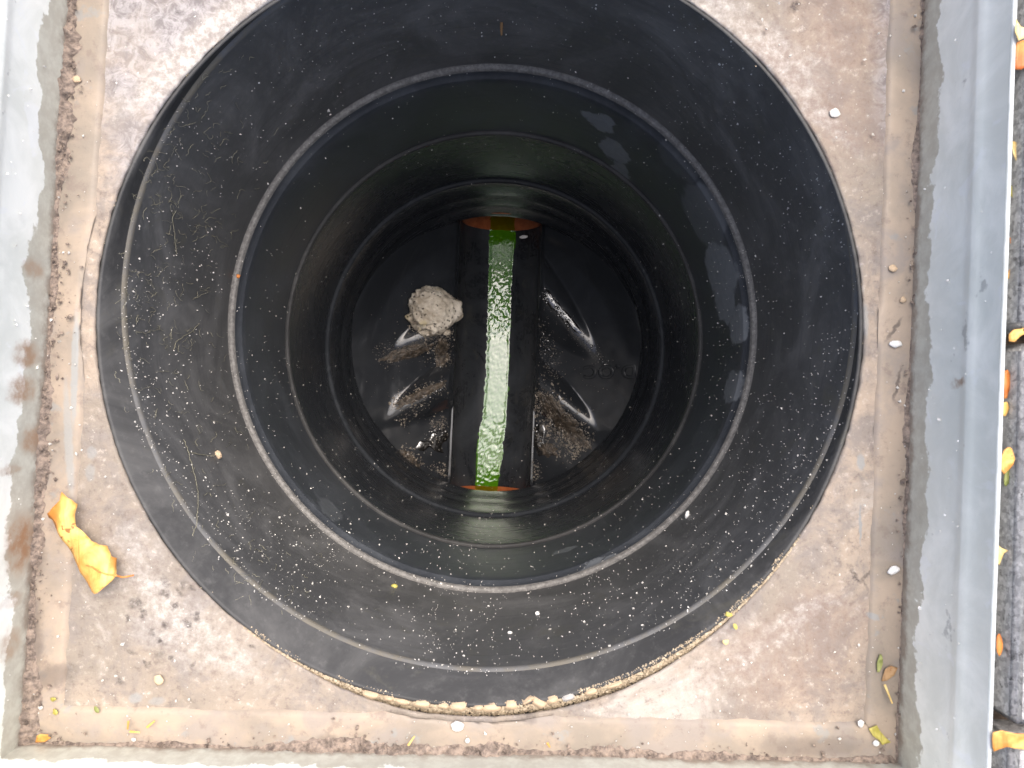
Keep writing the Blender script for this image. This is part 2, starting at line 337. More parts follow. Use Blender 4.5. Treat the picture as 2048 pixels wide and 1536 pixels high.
# ------------------------------------------------------------------ frame outline (corners at mortar level) and its offsets
BL, BR, TR, TL = [Vector(P(*q).xy) for q in ((48, 1484), (1790, 1521), (1850, -215), (160, -245))]
CORN = [BL, BR, TR, TL]                      # counter-clockwise seen from above
def off(o):
    out = []
    for i in range(4):
        a, b, c = CORN[i - 1], CORN[i], CORN[(i + 1) % 4]
        def line(p, q):
            t = (q - p).normalized(); n_ = Vector((t.y, -t.x)); return p + n_ * o, t
        p1, t1 = line(a, b); p2, t2 = line(b, c)
        den = t1.x * t2.y - t1.y * t2.x; s_ = ((p2.x - p1.x) * t2.y - (p2.y - p1.y) * t2.x) / den
        out.append(p1 + t1 * s_)
    return out

# ------------------------------------------------------------------ ground and paving
g0, gz = off(.0041), .058
ring = lambda s: [Vector((-s, -s)), Vector((s, -s)), Vector((s, s)), Vector((-s, s))]
def ring_sheet(name, A, za, B, zb, m):
    v = [(*p, za) for p in A] + [(*p, zb) for p in B]
    return obj(name, v, [(i, i + 4, (i + 1) % 4 + 4, (i + 1) % 4) for i in range(4)], m, None, False)
GC = .85
ground = ring_sheet('ground', g0, gz, ring(GC), gz, m_soil); tag(ground, kind='structure')
far = ring_sheet('pavement', ring(GC), gz + .024, ring(150), gz + .024, m_far); tag(far, kind='structure')

def make_paver():
    bm = bmesh.new(); bmesh.ops.create_cube(bm, size=1)
    bmesh.ops.scale(bm, vec=(.0955, .1925, .05), verts=bm.verts)
    bmesh.ops.bevel(bm, geom=[e for e in bm.edges], offset=.004, segments=2, affect='EDGES')
    me = bpy.data.meshes.new('paving_block'); bm.to_mesh(me); bm.free(); me.materials.append(m_paver)
    me.polygons.foreach_set('use_smooth', [True] * len(me.polygons)); return me
pv = make_paver()
ang = math.radians(-1.75); ca, sa = math.cos(ang), math.sin(ang)
zp = gz + .026 - .025 + .002
# rows laid alongside the frame: local axes turned with the frame; origin at the joint seen right of the frame
JO = P(2030, 672, .388)
def place(lx, ly, rot=0.):
    x, y = JO.x + lx * ca - ly * sa, JO.y + lx * sa + ly * ca
    return x, y
outer = off(.012)
def inside_frame(x, y, rx, ry):
    lx0, lx1 = outer[0].x, outer[1].x; ly0, ly1 = outer[0].y, outer[3].y
    return (x + rx > lx0 and x - rx < lx1 - .004 and y + ry > ly0 and y - ry < ly1)
for i in range(-13, 9):
    for j in range(-6, 6):
        lx = .0012 + .0485 + .1 * i; ly = (.5 + j) * .2 + (.1 if i % 2 else 0.)
        x, y = place(lx, ly)
        if max(abs(x), abs(y)) > GC + .03: continue
        sx = sy = 1.
        if inside_frame(x, y, .046, .093):                      # blocks meeting the frame are cut to fit
            x0, x1, y0, y1 = x - .05, x + .05, y - .1, y + .1
            X0, X1, Y0, Y1 = outer[0].x - .002, outer[1].x + .004, outer[0].y - .002, outer[3].y + .002
            cuts = [(x0, min(x1, X0), y0, y1), (max(x0, X1), x1, y0, y1), (x0, x1, y0, min(y1, Y0)), (x0, x1, max(y0, Y1), y1)]
            a = max(cuts, key=lambda c: max(0, c[1] - c[0]) * max(0, c[3] - c[2]))
            if a[1] - a[0] < .014 or a[3] - a[2] < .014: continue
            x, y = (a[0] + a[1]) / 2, (a[2] + a[3]) / 2; sx, sy = (a[1] - a[0] - .005) / .0955, (a[3] - a[2] - .007) / .1925
        o = bpy.data.objects.new('paving_block', pv); C.objects.link(o); o.parent = ground; o.scale = (sx, sy, 1); o.modifiers.new('weighted', 'WEIGHTED_NORMAL')
        o.location = (x + random.uniform(-.001, .001), y + random.uniform(-.001, .001), zp + random.uniform(-.0015, .0015))
        o.rotation_euler = (random.uniform(-.006, .006), random.uniform(-.006, .006), ang + random.uniform(-.006, .006) + (math.pi if random.random() < .5 else 0))

# ------------------------------------------------------------------ the steel frame
frame = empty('manhole_frame', (0, 0, 0)); tag(frame, 'square galvanised steel manhole frame, stained and rust spotted, around the black shaft', 'manhole frame')
PROFW = [(.0, -.004), (.0002, .01), (.0006, .030), (.0010, .050), (.0008, .054), (-.0002, .0575), (-.0003, .060), (.0006, .0640), (.0012, .067), (.0014, .074), (.0014, .0835)]
EDGE = [(.0014, .0835), (.0017, .0844), (.0026, .0847), (.0035, .0844), (.0039, .0835)]
OUT = [(.0039, .0835), (.0039, -.004)]
def wall_piece(name, prof, i, m, wav=.0006, n=70):
    offs = [(off(o), h) for o, h in prof]; v = []
    for k in range(n + 1):
        t = k / n
        for (c, h) in offs:
            p = c[i].lerp(c[(i + 1) % 4], t); tg = (c[(i + 1) % 4] - c[i]).normalized()
            e = nz(p.x * 9 + i * 7, p.y * 9, h * 12) * wav * min(1, 8 * min(t, 1 - t))
            q = p + Vector((tg.y, -tg.x)) * e; v.append((q.x, q.y, h))
    return obj(name, v, grid_faces(n + 1, len(prof)), m, frame)
for i in range(4):
    o = wall_piece('side_wall', PROFW, i, m_steel)
    e = wall_piece('top_edge', EDGE, i, m_edge, .0003)
    wall_piece('outer_face', OUT, i, m_steel, 0., 4)
FW = [.024, .0205, .024, .024]               # flange widths: bottom, right, top, left
def flange(i):
    a0, b0 = CORN[i], CORN[(i + 1) % 4]; t = (b0 - a0); L = t.length; t = t / L; n_ = Vector((-t.y, t.x))
    NA, NB = 110, 10; v = []
    for k in range(NA + 1):
        for j in range(NB + 1):
            s_ = j / NB; ww = FW[i] * s_
            wa, wb = FW[i - 1] * s_, FW[(i + 1) % 4] * s_
            p = a0 + t * (wa + (L - wa - wb) * k / NA) + n_ * ww
            zz = .0016 + .0003 * nz(p.x * 30, p.y * 30) + (-.0028 if j == NB else 0) - (.0004 if j == NB - 1 else 0)
            q = p - n_ * (.0008 if j == NB else 0) + n_ * .0006 * nz(p.x * 60, p.y * 60, 3) * (j >= NB - 1)
            r = math.hypot(q.x - HX, q.y - HY); rm = HR + .0090 + .0005 * nz(q.x * 90, q.y * 90, 8)
            if r < rm: q = Vector((HX + (q.x - HX) * rm / r, HY + (q.y - HY) * rm / r)); zz = .0006
            v.append((q.x, q.y, zz))
    fs = grid_faces(NA + 1, NB + 1); keep = []
    for f in fs:
        c = [v[a] for a in f]; cx = sum(p[0] for p in c) / 4; cy = sum(p[1] for p in c) / 4
        if True: keep.append(tuple(reversed(f)))
    return obj('flange', v, keep, m_flange, frame)
for i in range(4): flange(i)

# ------------------------------------------------------------------ mortar bed with its round hole
def gap_w(th):                                # the hole is torn wider on the lower right
    d = math.degrees(th) % 360
    return .0054 * sm((d - 232) / 30) * sm((326 - d) / 40) + .0006 * (.5 + .5 * nz(math.cos(th) * 9, math.sin(th) * 9)) + .0005 * (nz(math.cos(th) * 40, math.sin(th) * 40) + .6)
def ray_quad(th):
    o = Vector((HX, HY)); d = Vector((math.cos(th), math.sin(th))); best = 9
    q = off(.001)
    for i in range(4):
        a, b = q[i], q[(i + 1) % 4]; e = b - a; den = d.x * e.y - d.y * e.x
        if abs(den) < 1e-9: continue
        s_ = ((a.x - o.x) * e.y - (a.y - o.y) * e.x) / den
        u = ((a.x - o.x) * d.y - (a.y - o.y) * d.x) / den
        if s_ > 0 and -1e-6 <= u <= 1 + 1e-6: best = min(best, s_)
    return best
NT, NR = 720, 44; v = []
for k in range(NT):
    th = 2 * math.pi * k / NT; r0 = HR + .0002 + gap_w(th); r1 = ray_quad(th)
    c, s_ = math.cos(th), math.sin(th)
    rq = r0 + .012; rm_ = r0 + .0035
    v += [(HX + rq * c, HY + rq * s_, -.018), (HX + rm_ * c, HY + rm_ * s_, -.006), (HX + r0 * c, HY + r0 * s_, -.0016)]
    for j in range(NR):
        t = (j / (NR - 1)) ** 1.25; r = r0 + .0012 + (r1 - r0 - .0012) * t; x, y = HX + r * c, HY + r * s_
        zz = .0011 * nz(x * 26, y * 26) + .0009 * nz(x * 90, y * 90, 4) + .0005 * nz(x * 260, y * 260, 9) - .0004
        v.append((x, y, zz))
mortar = obj('mortar_bed', v, [tuple(reversed(f)) for f in grid_faces(NT, NR + 3, True)], m_mortar)
tag(mortar, 'tan and mauve stained mortar bed with round hole inside the steel frame', 'mortar bed')

# stones packed in the torn gap at the lower edge of the hole
def pebble_mesh(name, seed, m, sub=2, rough=.35, flat=.6):
    bm = bmesh.new(); bmesh.ops.create_icosphere(bm, subdivisions=sub, radius=1)
    for q in bm.verts:
        n_ = q.co.normalized(); k = 1 + rough * noise.noise(n_ * 1.3 + Vector((seed * 3.7, seed, 0))) + rough * .4 * noise.noise(n_ * 3 + Vector((0, seed * 5.1, 2)))
        q.co = n_ * k; q.co.z *= flat
    me = bpy.data.meshes.new(name); bm.to_mesh(me); bm.free(); me.materials.append(m)
    me.polygons.foreach_set('use_smooth', [sub > 1] * len(me.polygons)); return me
def blocky_mesh(name, seed, m):
    bm = bmesh.new(); bmesh.ops.create_cube(bm, size=2); r = random.Random(seed)
    for q in bm.verts: q.co += Vector((r.uniform(-.45, .25) * q.co.x, r.uniform(-.4, .15) * q.co.y, r.uniform(-.2, .2)))
    bmesh.ops.bevel(bm, geom=list(bm.edges), offset=.22, segments=2, affect='EDGES')
    me = bpy.data.meshes.new(name); bm.to_mesh(me); bm.free(); me.materials.append(m)
    me.polygons.foreach_set('use_smooth', [True] * len(me.polygons)); return me
sb = [blocky_mesh('stone', k, m_stone) for k in range(5)]
m_stone_g = simple('grey_chip', (.40, .37, .34), (.58, .55, .52), 90, .8, .2)
for k, (px, py, a, b, rot) in enumerate([(742, 1384, 17, 7, -12), (778, 1391, 12, 6, -8), (805, 1396, 15, 7, -6), (845, 1402, 22, 8, -5), (885, 1406, 13, 7, 0), (917, 1408, 18, 9, 2), (955, 1410, 12, 7, 5), (982, 1408, 20, 9, 8), (1022, 1405, 17, 9, 6), (1052, 1398, 14, 5, 35), (1075, 1400, 16, 8, -25), (1102, 1395, 14, 8, 15), (1135, 1388, 16, 7, 16), (1180, 1378, 17, 7, 18), (1222, 1366, 19, 6, 20)]):
    p = P(px, py, H + .006); me = sb[k % 5]
    if k in (12,): me = blocky_mesh('stone', 40, m_stone_g)
    o = bpy.data.objects.new('stone', me); C.objects.link(o); o.parent = mortar
    o.location = (p.x, p.y, -.0042); s_ = H / F; o.scale = (a * s_ * .95, b * s_ * .95, .004); o.rotation_euler = (0, 0, math.radians(rot))

# ------------------------------------------------------------------ scatter helper: many small grains in one mesh
OCT = np.array([(1, 0, 0), (0, 1, 0), (-1, 0, 0), (0, -1, 0), (0, 0, 1), (0, 0, -1)], float)
OCF = np.array([(0, 1, 4), (1, 2, 4), (2, 3, 4), (3, 0, 4), (1, 0, 5), (2, 1, 5), (3, 2, 5), (0, 3, 5)])
def grains(name, pts, sizes, m, flat=.6, parent=None):
    n = len(pts); pts = np.array([tuple(p) for p in pts]); sizes = np.array(sizes)
    vv = np.repeat(OCT[None], n, 0) * rng.uniform(.55, 1.25, (n, 6, 3))
    q = rng.normal(size=(n, 4)); q /= np.linalg.norm(q, axis=1)[:, None]; a, b, c, d = q.T
    Rm = np.stack([1 - 2 * (c * c + d * d), 2 * (b * c - a * d), 2 * (b * d + a * c), 2 * (b * c + a * d), 1 - 2 * (b * b + d * d), 2 * (c * d - a * b), 2 * (b * d - a * c), 2 * (c * d + a * b), 1 - 2 * (b * b + c * c)], 1).reshape(n, 3, 3)
    vv[:, :, 2] *= flat
    vv = np.einsum('nij,nkj->nki', Rm, vv) * sizes[:, None, None] + pts[:, None, :]
    ff = (OCF[None] + 6 * np.arange(n)[:, None, None]).reshape(-1, 3)
    me = bpy.data.meshes.new(name); me.from_pydata(vv.reshape(-1, 3).tolist(), [], ff.tolist()); me.update(); me.materials.append(m)
    o = bpy.data.objects.new(name, me); C.objects.link(o)
    if parent: o.parent = parent
    return o

# ------------------------------------------------------------------ black plastic inspection chamber
chamber = empty('inspection_chamber', (AX, AY, 0)); tag(chamber, 'round black plastic inspection chamber shaft with stepped rings going down to a channelled base', 'inspection chamber')
bpy.context.view_layer.update()
def part(name, v, f, m, parent=chamber, smooth=True):
    o = obj(name, v, f, m, None, smooth); o.parent = parent
    o.matrix_parent_inverse = Vector((0, 0, 0)) and parent.matrix_world.inverted() if False else parent.matrix_world.inverted()
    return o
def lathe(name, rings, m, n=256, parent=chamber):
    """rings: (cx, cy, z, r); seen from inside"""
    v = []
    for k in range(n):
        th = 2 * math.pi * k / n; c, s_ = math.cos(th), math.sin(th)
        for (cx, cy, z, r) in rings: v.append((cx + r * c, cy + r * s_, z))
    return part(name, v, grid_faces(n, len(rings), True), m, parent)
cyl = lambda prof: [(AX, AY, H - d, r) for d, r in prof]
PX, PY = HX, HY                                # top collar sits a little off the shaft
lathe('top_collar', [(PX, PY, -.014, HR + .012), (PX, PY, -.0034, HR + .0016), (PX, PY, -.0012, HR + .0004), (PX, PY, -.0010, HR - .0010), (PX, PY, -.0018, HR - .0018), (PX * .5 + AX * .5, PY * .5 + AY * .5, -.0095, .2333), (AX, AY, H - .4876, .2334)], m_collar)
lathe('seam_ring', [(AX, AY, H - .4872, .2336), (AX, AY, H - .4876, .2330), (AX, AY, H - .4880, .2322), (AX, AY, H - .4892, .2315), (AX, AY, H - .492, .2317)], m_seam)
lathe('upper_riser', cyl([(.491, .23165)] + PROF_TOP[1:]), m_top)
lathe('ledge', cyl([(.6765, .2334), (.6785, .2325), (.6795, .2316), (.6797, .2308), (.6802, .2301), (.6815, .2295), (.684, .2290)]), m_ledge)
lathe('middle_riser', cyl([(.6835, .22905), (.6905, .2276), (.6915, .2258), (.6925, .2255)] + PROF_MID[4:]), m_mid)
lathe('ledge', cyl([(.8165, .2222), (.8185, .2212), (.8193, .2205), (.8196, .2198), (.8205, .2191), (.822, .2187), (.824, .2185)]), m_ring)
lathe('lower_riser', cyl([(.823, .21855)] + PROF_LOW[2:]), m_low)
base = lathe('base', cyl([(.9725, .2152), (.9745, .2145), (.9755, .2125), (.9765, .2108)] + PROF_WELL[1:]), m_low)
bpy.context.view_layer.update()

ZS = -.690                                     # spring line of the half-round channel
RC = .0605
def line_sd(u, v, a, b):                       # signed distance, positive on the image-top side
    (u0, v0), (u1, v1) = a, b
    if u1 < u0: u0, v0, u1, v1 = u1, v1, u0, v0
    L = math.hypot(u1 - u0, v1 - v0); return ((u1 - u0) * (v - v0) - (v1 - v0) * (u - u0)) / L
D1 = 1.14
LR1 = (px2uv(1085, 572, D1), px2uv(1215, 725, D1)); LR2 = (px2uv(1075, 762, D1), px2uv(1240, 890, D1))
LL1 = (px2uv(905, 640, D1), px2uv(735, 712, D1)); LL2 = (px2uv(890, 765, D1), px2uv(735, 850, D1))
def bench(u, v):
    rho = math.hypot(u, v); au = abs(u) - RC
    l1, l2 = (LR1, LR2) if u > 0 else (LL1, LL2)
    s1, s2 = line_sd(u, v, *l1), line_sd(u, v, *l2)
    mx = lambda a, b: .5 * (a + b + math.sqrt((a - b) ** 2 + .003 ** 2))
    h = .001 + .005 * sm((s2 + .022) / .034) + .005 * sm((s1 + .022) / .040) + .43 * au + .06 * max(0, s1)
    t1 = .0400 + .05 * au - (s1 + .004) ** 2 / .050                 # rounded moulded humps along the two chevrons
    t2 = .0300 + .34 * min(au, .035) + .03 * max(0, au - .035) - (s2 + .002) ** 2 / .040
    h = mx(mx(h, t1), t2)
    h += .012 * sm((rho - .170) / .035) * sm((s1 - .015) / .05)
    h += .0022 * sm((.010 - au) / .010) * 0 - .004 * sm((.006 - au) / .006)
    h += .0008 * nz(u * 22, v * 22, 5) + .0003 * nz(u * 70, v * 70, 5)
    return max(h, .0006)
def bench_mesh(sgn):
    NV, NU = 190, 90; v = []
    for i in range(NV + 1):
        vv = -.2065 + .413 * i / NV; um = math.sqrt(max(.2075 ** 2 - vv ** 2, 0)); um = max(um, RC + .001)
        for j in range(NU + 1):
            u = sgn * (RC + (um - RC) * j / NU); v.append(L2W(u, vv, ZS + bench(u, vv)))
    f = grid_faces(NV + 1, NU + 1)
    return part('benching', v, f if sgn < 0 else [tuple(reversed(q)) for q in f], m_base, base)
bR, bL = bench_mesh(1), bench_mesh(-1)
NV = 150; v = []; A = [k * math.pi / 40 for k in range(41)]
for i in range(NV + 1):
    vv = -.2062 + .4085 * i / NV
    vv_ = vv
    hl, hr = bench(-RC, vv), bench(RC, vv)
    row = [(-RC - .0004, hl), (-RC, hl - .001), (-RC, (hl) * .5)] + [(-RC * math.cos(a), -RC * math.sin(a)) for a in A] + [(RC, hr * .5), (RC, hr - .001), (RC + .0004, hr)]
    for (u, h) in row: v.append(L2W(u, vv_, ZS + h))
part('channel', v, grid_faces(NV + 1, len(A) + 6), m_chan, base)
# unseen closed shell added below to stop light leaking in behind the wall
v = []; n = 96; rings = [(.252, -.022), (.252, -.03), (.252, -.80), (.001, -.80)]
for k in range(n):
    th = 2 * math.pi * k / n
    for r, z in rings: v.append((AX + r * math.cos(th), AY + r * math.sin(th), z))
part('light_block_shell', v, grid_faces(n, 4, True), m_base)

# embossed letters on the right benching (upside down in the picture)
def letters(txt, px, py, size, d=1.145):
    cu = bpy.data.curves.new('lettering', 'FONT'); cu.body = txt; cu.size = size; cu.extrude = .0026; cu.bevel_depth = .0009; cu.bevel_resolution = 2; cu.align_x = 'CENTER'; cu.align_y = 'CENTER'; cu.space_character = 1.15
    o = bpy.data.objects.new('lettering', cu); C.objects.link(o); bpy.context.view_layer.update()
    dg = bpy.context.evaluated_depsgraph_get(); me = bpy.data.meshes.new_from_object(o.evaluated_get(dg)); bpy.data.objects.remove(o)
    me.materials.clear(); me.materials.append(m_base)
    for q in me.vertices:                       # rotate half a turn and lay on the benching
        x, y, z = -q.co.x, -q.co.y, q.co.z
        p = P(px, py, d); X, Y = p.x + x, p.y + y; dx, dy = X - AX, Y - AY; u, vv = dx * CP - dy * SP, dx * SP + dy * CP
        q.co = (X, Y, ZS + bench(u, vv) + z - .0008)
    o = bpy.data.objects.new('lettering', me); C.objects.link(o); o.parent = base; o.matrix_parent_inverse = base.matrix_world.inverted(); return o
letters('D.OC', 1211, 744, .026)

# ------------------------------------------------------------------ orange pipes at both ends of the channel
def pipe(v0, v1, label):
    n, v = 72, []; ri, ro = .0565, .0600; zc = ZS - .0025
    rings = [(v1, ri), (v0, ri), (v0, ro), (v1, ro), (v1, .0005)]
    root = empty('drain_pipe', L2W(0, v0, zc)); bpy.context.view_layer.update()
    for k in range(n):
        th = 2 * math.pi * k / n
        for vv, r in rings: v.append(L2W(r * math.cos(th), vv, zc + r * math.sin(th)))
    o = part('pipe_wall', v, grid_faces(n, len(rings), True), m_orange_pipe, root); tag(root, label, 'pipe'); return root
pipe(.2005, .46, 'orange plastic drain pipe opening at the top end of the green channel')
pipe(-.2050, -.46, 'orange plastic drain pipe opening at the bottom end of the green channel')

# ------------------------------------------------------------------ green dyed water running along the channel
ZW = ZS - RC + .0042
EL = [(380, 980), (470, 979), (540, 977), (600, 976), (680, 974), (720, 972), (800, 968), (840, 965), (860, 958), (900, 952), (960, 950), (1060, 945)]
ER = [(380, 1032), (470, 1032), (490, 1030), (540, 1025), (600, 1022), (680, 1021), (760, 1018), (840, 1013), (900, 1006), (960, 997), (1060, 992)]
def interp(t, y):
    for (y0, x0), (y1, x1) in zip(t, t[1:]):
        if y0 <= y <= y1: return x0 + (x1 - x0) * (y - y0) / (y1 - y0)
    return t[0][1] if y < t[0][0] else t[-1][1]
v = []; NA, NB = 620, 36; DW = H - ZW
for i in range(NA + 1):
    py = 395 + (1045 - 395) * i / NA; xl, xr = interp(EL, py) + 4 * nz(py * .03, 3) + 3 * nz(py * .11, 5) + 1.5 * nz(py * .4, 5), interp(ER, py) + 4 * nz(py * .03, 8) + 3 * nz(py * .11, 9) + 1.5 * nz(py * .4, 9)
    for j in range(NB + 1):
        t = j / NB; p = P(xl + (xr - xl) * t, py, DW); dx, dy = p.x - AX, p.y - AY; u, vv = dx * CP - dy * SP, dx * SP + dy * CP
        r_in = RC if -.205 < vv < .2 else .0565
        fl = (ZS if r_in == RC else ZS - .0025) - math.sqrt(max(r_in ** 2 - u * u, 1e-6))
        e = sm(6 * min(t, 1 - t))
        am = .55 + 1.5 * sm((py - 560) / 40) - 1.35 * sm((py - 650) / 40) + 1.0 * sm((py - 820) / 50) - .3 * sm((py - 900) / 50)
        rip = am * (.00026 * nz(u * 120 + vv * 60, vv * 75 - u * 30, 1) + .00026 * nz(u * 300 - vv * 100, vv * 190, 6)) * e
        z = max(ZW, fl + .0006) + rip - .0006 * (1 - e)
        v.append((p.x, p.y, z))
wf = {0: [], 1: [], 2: []}
for f in grid_faces(NA + 1, NB + 1):
    c = sum((Vector(v[a]) for a in f), Vector()) / 4; vv = (c.x - AX) * SP + (c.y - AY) * CP
    wf[1 if vv > .2005 else 2 if vv < -.205 else 0].append(tuple(reversed(f)))
water = obj('water', v, wf[0], m_water)
for k in (1, 2):
    used = sorted({a for f in wf[k] for a in f}); ix = {a: i for i, a in enumerate(used)}
    obj('thin_water', [v[a] for a in used], [tuple(ix[a] for a in f) for f in wf[k]], m_water_thin, water)
tag(water, 'narrow stream of bright green dyed water running down the black channel', 'water', kind='structure')

# ------------------------------------------------------------------ puddles on the lower benching
def bench_pt(px, py, lift=0.):
    d = 1.15
    for _ in range(6):
        u, vv = px2uv(px, py, d); d = H - (ZS + bench(u, vv))
    p = P(px, py, d); p.z += lift; return p
def puddle(pts, label):
    c = sum((Vector(q) for q in pts), Vector((0, 0))) / len(pts); zs = max(bench_pt(*q).z for q in pts) * .5 + min(bench_pt(*q).z for q in pts) * .5 + .0006
    ring_ = []
    for k in range(len(pts)):
        a, b = Vector(pts[k]), Vector(pts[(k + 1) % len(pts)])
        for t in (0, .33, .66): ring_.append(a.lerp(b, t) + Vector((random.uniform(-2, 2), random.uniform(-2, 2))))
    v = [Vector((*P(c.x, c.y, H - zs).xy, zs))]
    for s_, dz in ((.5, 0), (.85, 0.), (1., -.0008)):
        for q in ring_:
            r = c + (q - c) * s_; p = bench_pt(r.x, r.y, .0010 + dz); v.append(p)
    n = len(ring_); f = [(0, 1 + (k + 1) % n, 1 + k) for k in range(n)]
    for m_ in range(2):
        for k in range(n):
            a, b = 1 + m_ * n + k, 1 + m_ * n + (k + 1) % n; f.append((a, b, b + n, a + n))
    f = [tuple(reversed(q)) for q in f]
    o = obj('puddle', v, f, m_puddle); bm = bmesh.new(); bm.from_mesh(o.data); bmesh.ops.recalc_face_normals(bm, faces=bm.faces)
    if sum(q.normal.z for q in bm.faces) < 0: bmesh.ops.reverse_faces(bm, faces=bm.faces)
    bm.to_mesh(o.data); bm.free(); return tag(o, label, 'puddle')
puddle([(870, 862), (892, 856), (897, 876), (884, 890), (888, 905), (868, 902), (858, 890), (846, 902), (830, 898), (838, 884), (856, 882)], 'shiny puddle on the lower left benching beside the green channel')
puddle([(1070, 850), (1084, 846), (1092, 864), (1086, 888), (1092, 904), (1078, 912), (1070, 892)], 'shiny puddle on the lower right benching beside the green channel')

puddle([(1087, 572), (1102, 588), (1126, 616), (1150, 644), (1168, 668), (1156, 668), (1134, 650), (1112, 626), (1098, 612), (1088, 596)], 'wet film added along the moulded ridge right of the green channel for its highlight')  # glossy film added so the wet ridge crest gets a bright highlight

# ------------------------------------------------------------------ silt and grit on the benching
pts, sz = [], []
def along(a, b, n, spread, s0=.0006, s1=.0022):
    for _ in range(n):
        t = random.random(); k = random.gauss(0, 1)
        dx, dy = b[0] - a[0], b[1] - a[1]; L = math.hypot(dx, dy)
        x = a[0] + dx * t - dy / L * k * spread + random.gauss(0, 2); y = a[1] + dy * t + dx / L * k * spread + random.gauss(0, 2)
        u, vv = px2uv(x, y, 1.15)
        if abs(u) < RC + .001 or math.hypot(u, vv) > .198: continue
        pts.append(bench_pt(x, y, .0003)); sz.append(s0 + (s1 - s0) * random.random() ** 3)
along((750, 712), (900, 668), 420, 14, .0005, .0016); along((880, 660), (890, 735), 380, 15, .0006, .0022); along((780, 812), (890, 768), 380, 9, .0006, .0024)
along((800, 850), (850, 800), 120, 9); along((795, 895), (845, 945), 300, 9, .0007, .0028); along((860, 850), (895, 845), 120, 8); along((865, 950), (895, 940), 150, 9)
along((858, 885), (892, 862), 90, 8); along((1072, 855), (1084, 905), 60, 5); along((815, 655), (905, 668), 140, 7); along((1075, 785), (1170, 900), 1100, 17, .0006, .0026); along((1090, 840), (1170, 920), 500, 14, .0006, .0026); along((1075, 640), (1110, 760), 260, 14, .0005, .0016); along((1085, 600), (1215, 735), 130, 8, .0004, .001)
along((1062, 920), (1075, 975), 140, 6); along((1068, 760), (1072, 830), 120, 5); along((1180, 930), (1200, 905), 80, 7); along((1100, 700), (1240, 880), 90, 60, .0004, .0012); along((740, 800), (900, 560), 90, 60, .0004, .0012)
tag(grains('silt', pts, sz, m_silt, .7), 'grey brown silt and grit lying in streaks on the black benching', 'silt', kind='stuff')
# thin wet silt skins under the grains
def skin(c, rx, ry, rot, seed):
    v = [bench_pt(*c, .0018)]; n, m_ = 96, 16; cr, sr = math.cos(rot), math.sin(rot)
    for j in range(1, m_ + 1):
        for k in range(n):
            th = 2 * math.pi * k / n; r = j / m_ * (1 + .28 * nz(math.cos(th) * 2 + seed, math.sin(th) * 2) + .14 * nz(math.cos(th) * 7, math.sin(th) * 7, seed))
            x, y = rx * r * math.cos(th), ry * r * math.sin(th); X, Y = c[0] + x * cr - y * sr, c[1] + x * sr + y * cr
            u, vv = px2uv(X, Y, 1.15)
            p = bench_pt(X, Y, .0024 * (1 - (j / m_) ** 2) + (.0018 * nz(X * .12, Y * .12, seed) + .0014 * nz(X * .33, Y * .33, seed)) * (j < m_) - (.0006 if j == m_ else 0)); v.append(p)
    f = [(0, 1 + k, 1 + (k + 1) % n) for k in range(n)]
    for j in range(m_ - 1):
        for k in range(n):
            a, b = 1 + j * n + k, 1 + j * n + (k + 1) % n; f.append((a, a + n, b + n, b))
    return v, f
V, Fc = [], []
for q in [((1128, 842), 72, 20, .86, 1), ((838, 790), 60, 9, -.45, 2), ((820, 922), 34, 12, .8, 3), ((1096, 900), 20, 14, .4, 4), ((884, 705), 14, 32, .1, 5), ((815, 705), 60, 14, -.3, 6)]:
    v_, f_ = skin(*q); n0 = len(V); V += v_; Fc += [tuple(a + n0 for a in f) for f in f_]
tag(obj('sludge', V, Fc, m_silt_bed), 'dark wet sludge patches on the benching beneath the grit', 'sludge', kind='stuff')

# glossy beads added on the wet ridges to catch highlights from the sky
def beads(name, pts, sizes, m):
    bm = bmesh.new(); bmesh.ops.create_icosphere(bm, subdivisions=2, radius=1); T = np.array([q.co[:] for q in bm.verts]); TF = np.array([[q.index for q in f.verts] for f in bm.faces]); bm.free()
    n = len(pts); pp = np.array([tuple(p) for p in pts]); a = rng.uniform(0, 6.28, n); sx, sy = rng.uniform(.7, 1.6, n), rng.uniform(.6, 1., n)
    vv = np.repeat(T[None], n, 0); vv = vv * np.stack([sx, sy, np.full(n, .42)], 1)[:, None, :]
    x = vv[..., 0] * np.cos(a)[:, None] - vv[..., 1] * np.sin(a)[:, None]; y = vv[..., 0] * np.sin(a)[:, None] + vv[..., 1] * np.cos(a)[:, None]
    vv = np.stack([x, y, vv[..., 2]], 2) * np.array(sizes)[:, None, None] + pp[:, None, :]
    return obj(name, vv.reshape(-1, 3).tolist(), (TF[None] + len(T) * np.arange(n)[:, None, None]).reshape(-1, 3).tolist(), m)
pts, sz = [], []
along((1087, 582), (1140, 650), 170, 4.5, .0008, .0028); along((1130, 640), (1215, 732), 110, 5, .0005, .0018); along((1078, 640), (1105, 740), 60, 8, .0005, .0018); along((860, 680), (892, 735), 50, 12, .0005, .0016)
along((1080, 800), (1165, 900), 90, 15, .0005, .0020); along((845, 895), (893, 862), 90, 9, .0006, .0026); along((1072, 850), (1086, 905), 70, 6, .0006, .0024); along((800, 905), (840, 935), 60, 8, .0006, .002); along((790, 810), (885, 770), 60, 7, .0005, .0018)
tag(beads('highlight_beads', pts, sz, m_puddle), 'glossy beads added on the black benching ridges to catch sky highlights', 'highlight beads', kind='stuff')

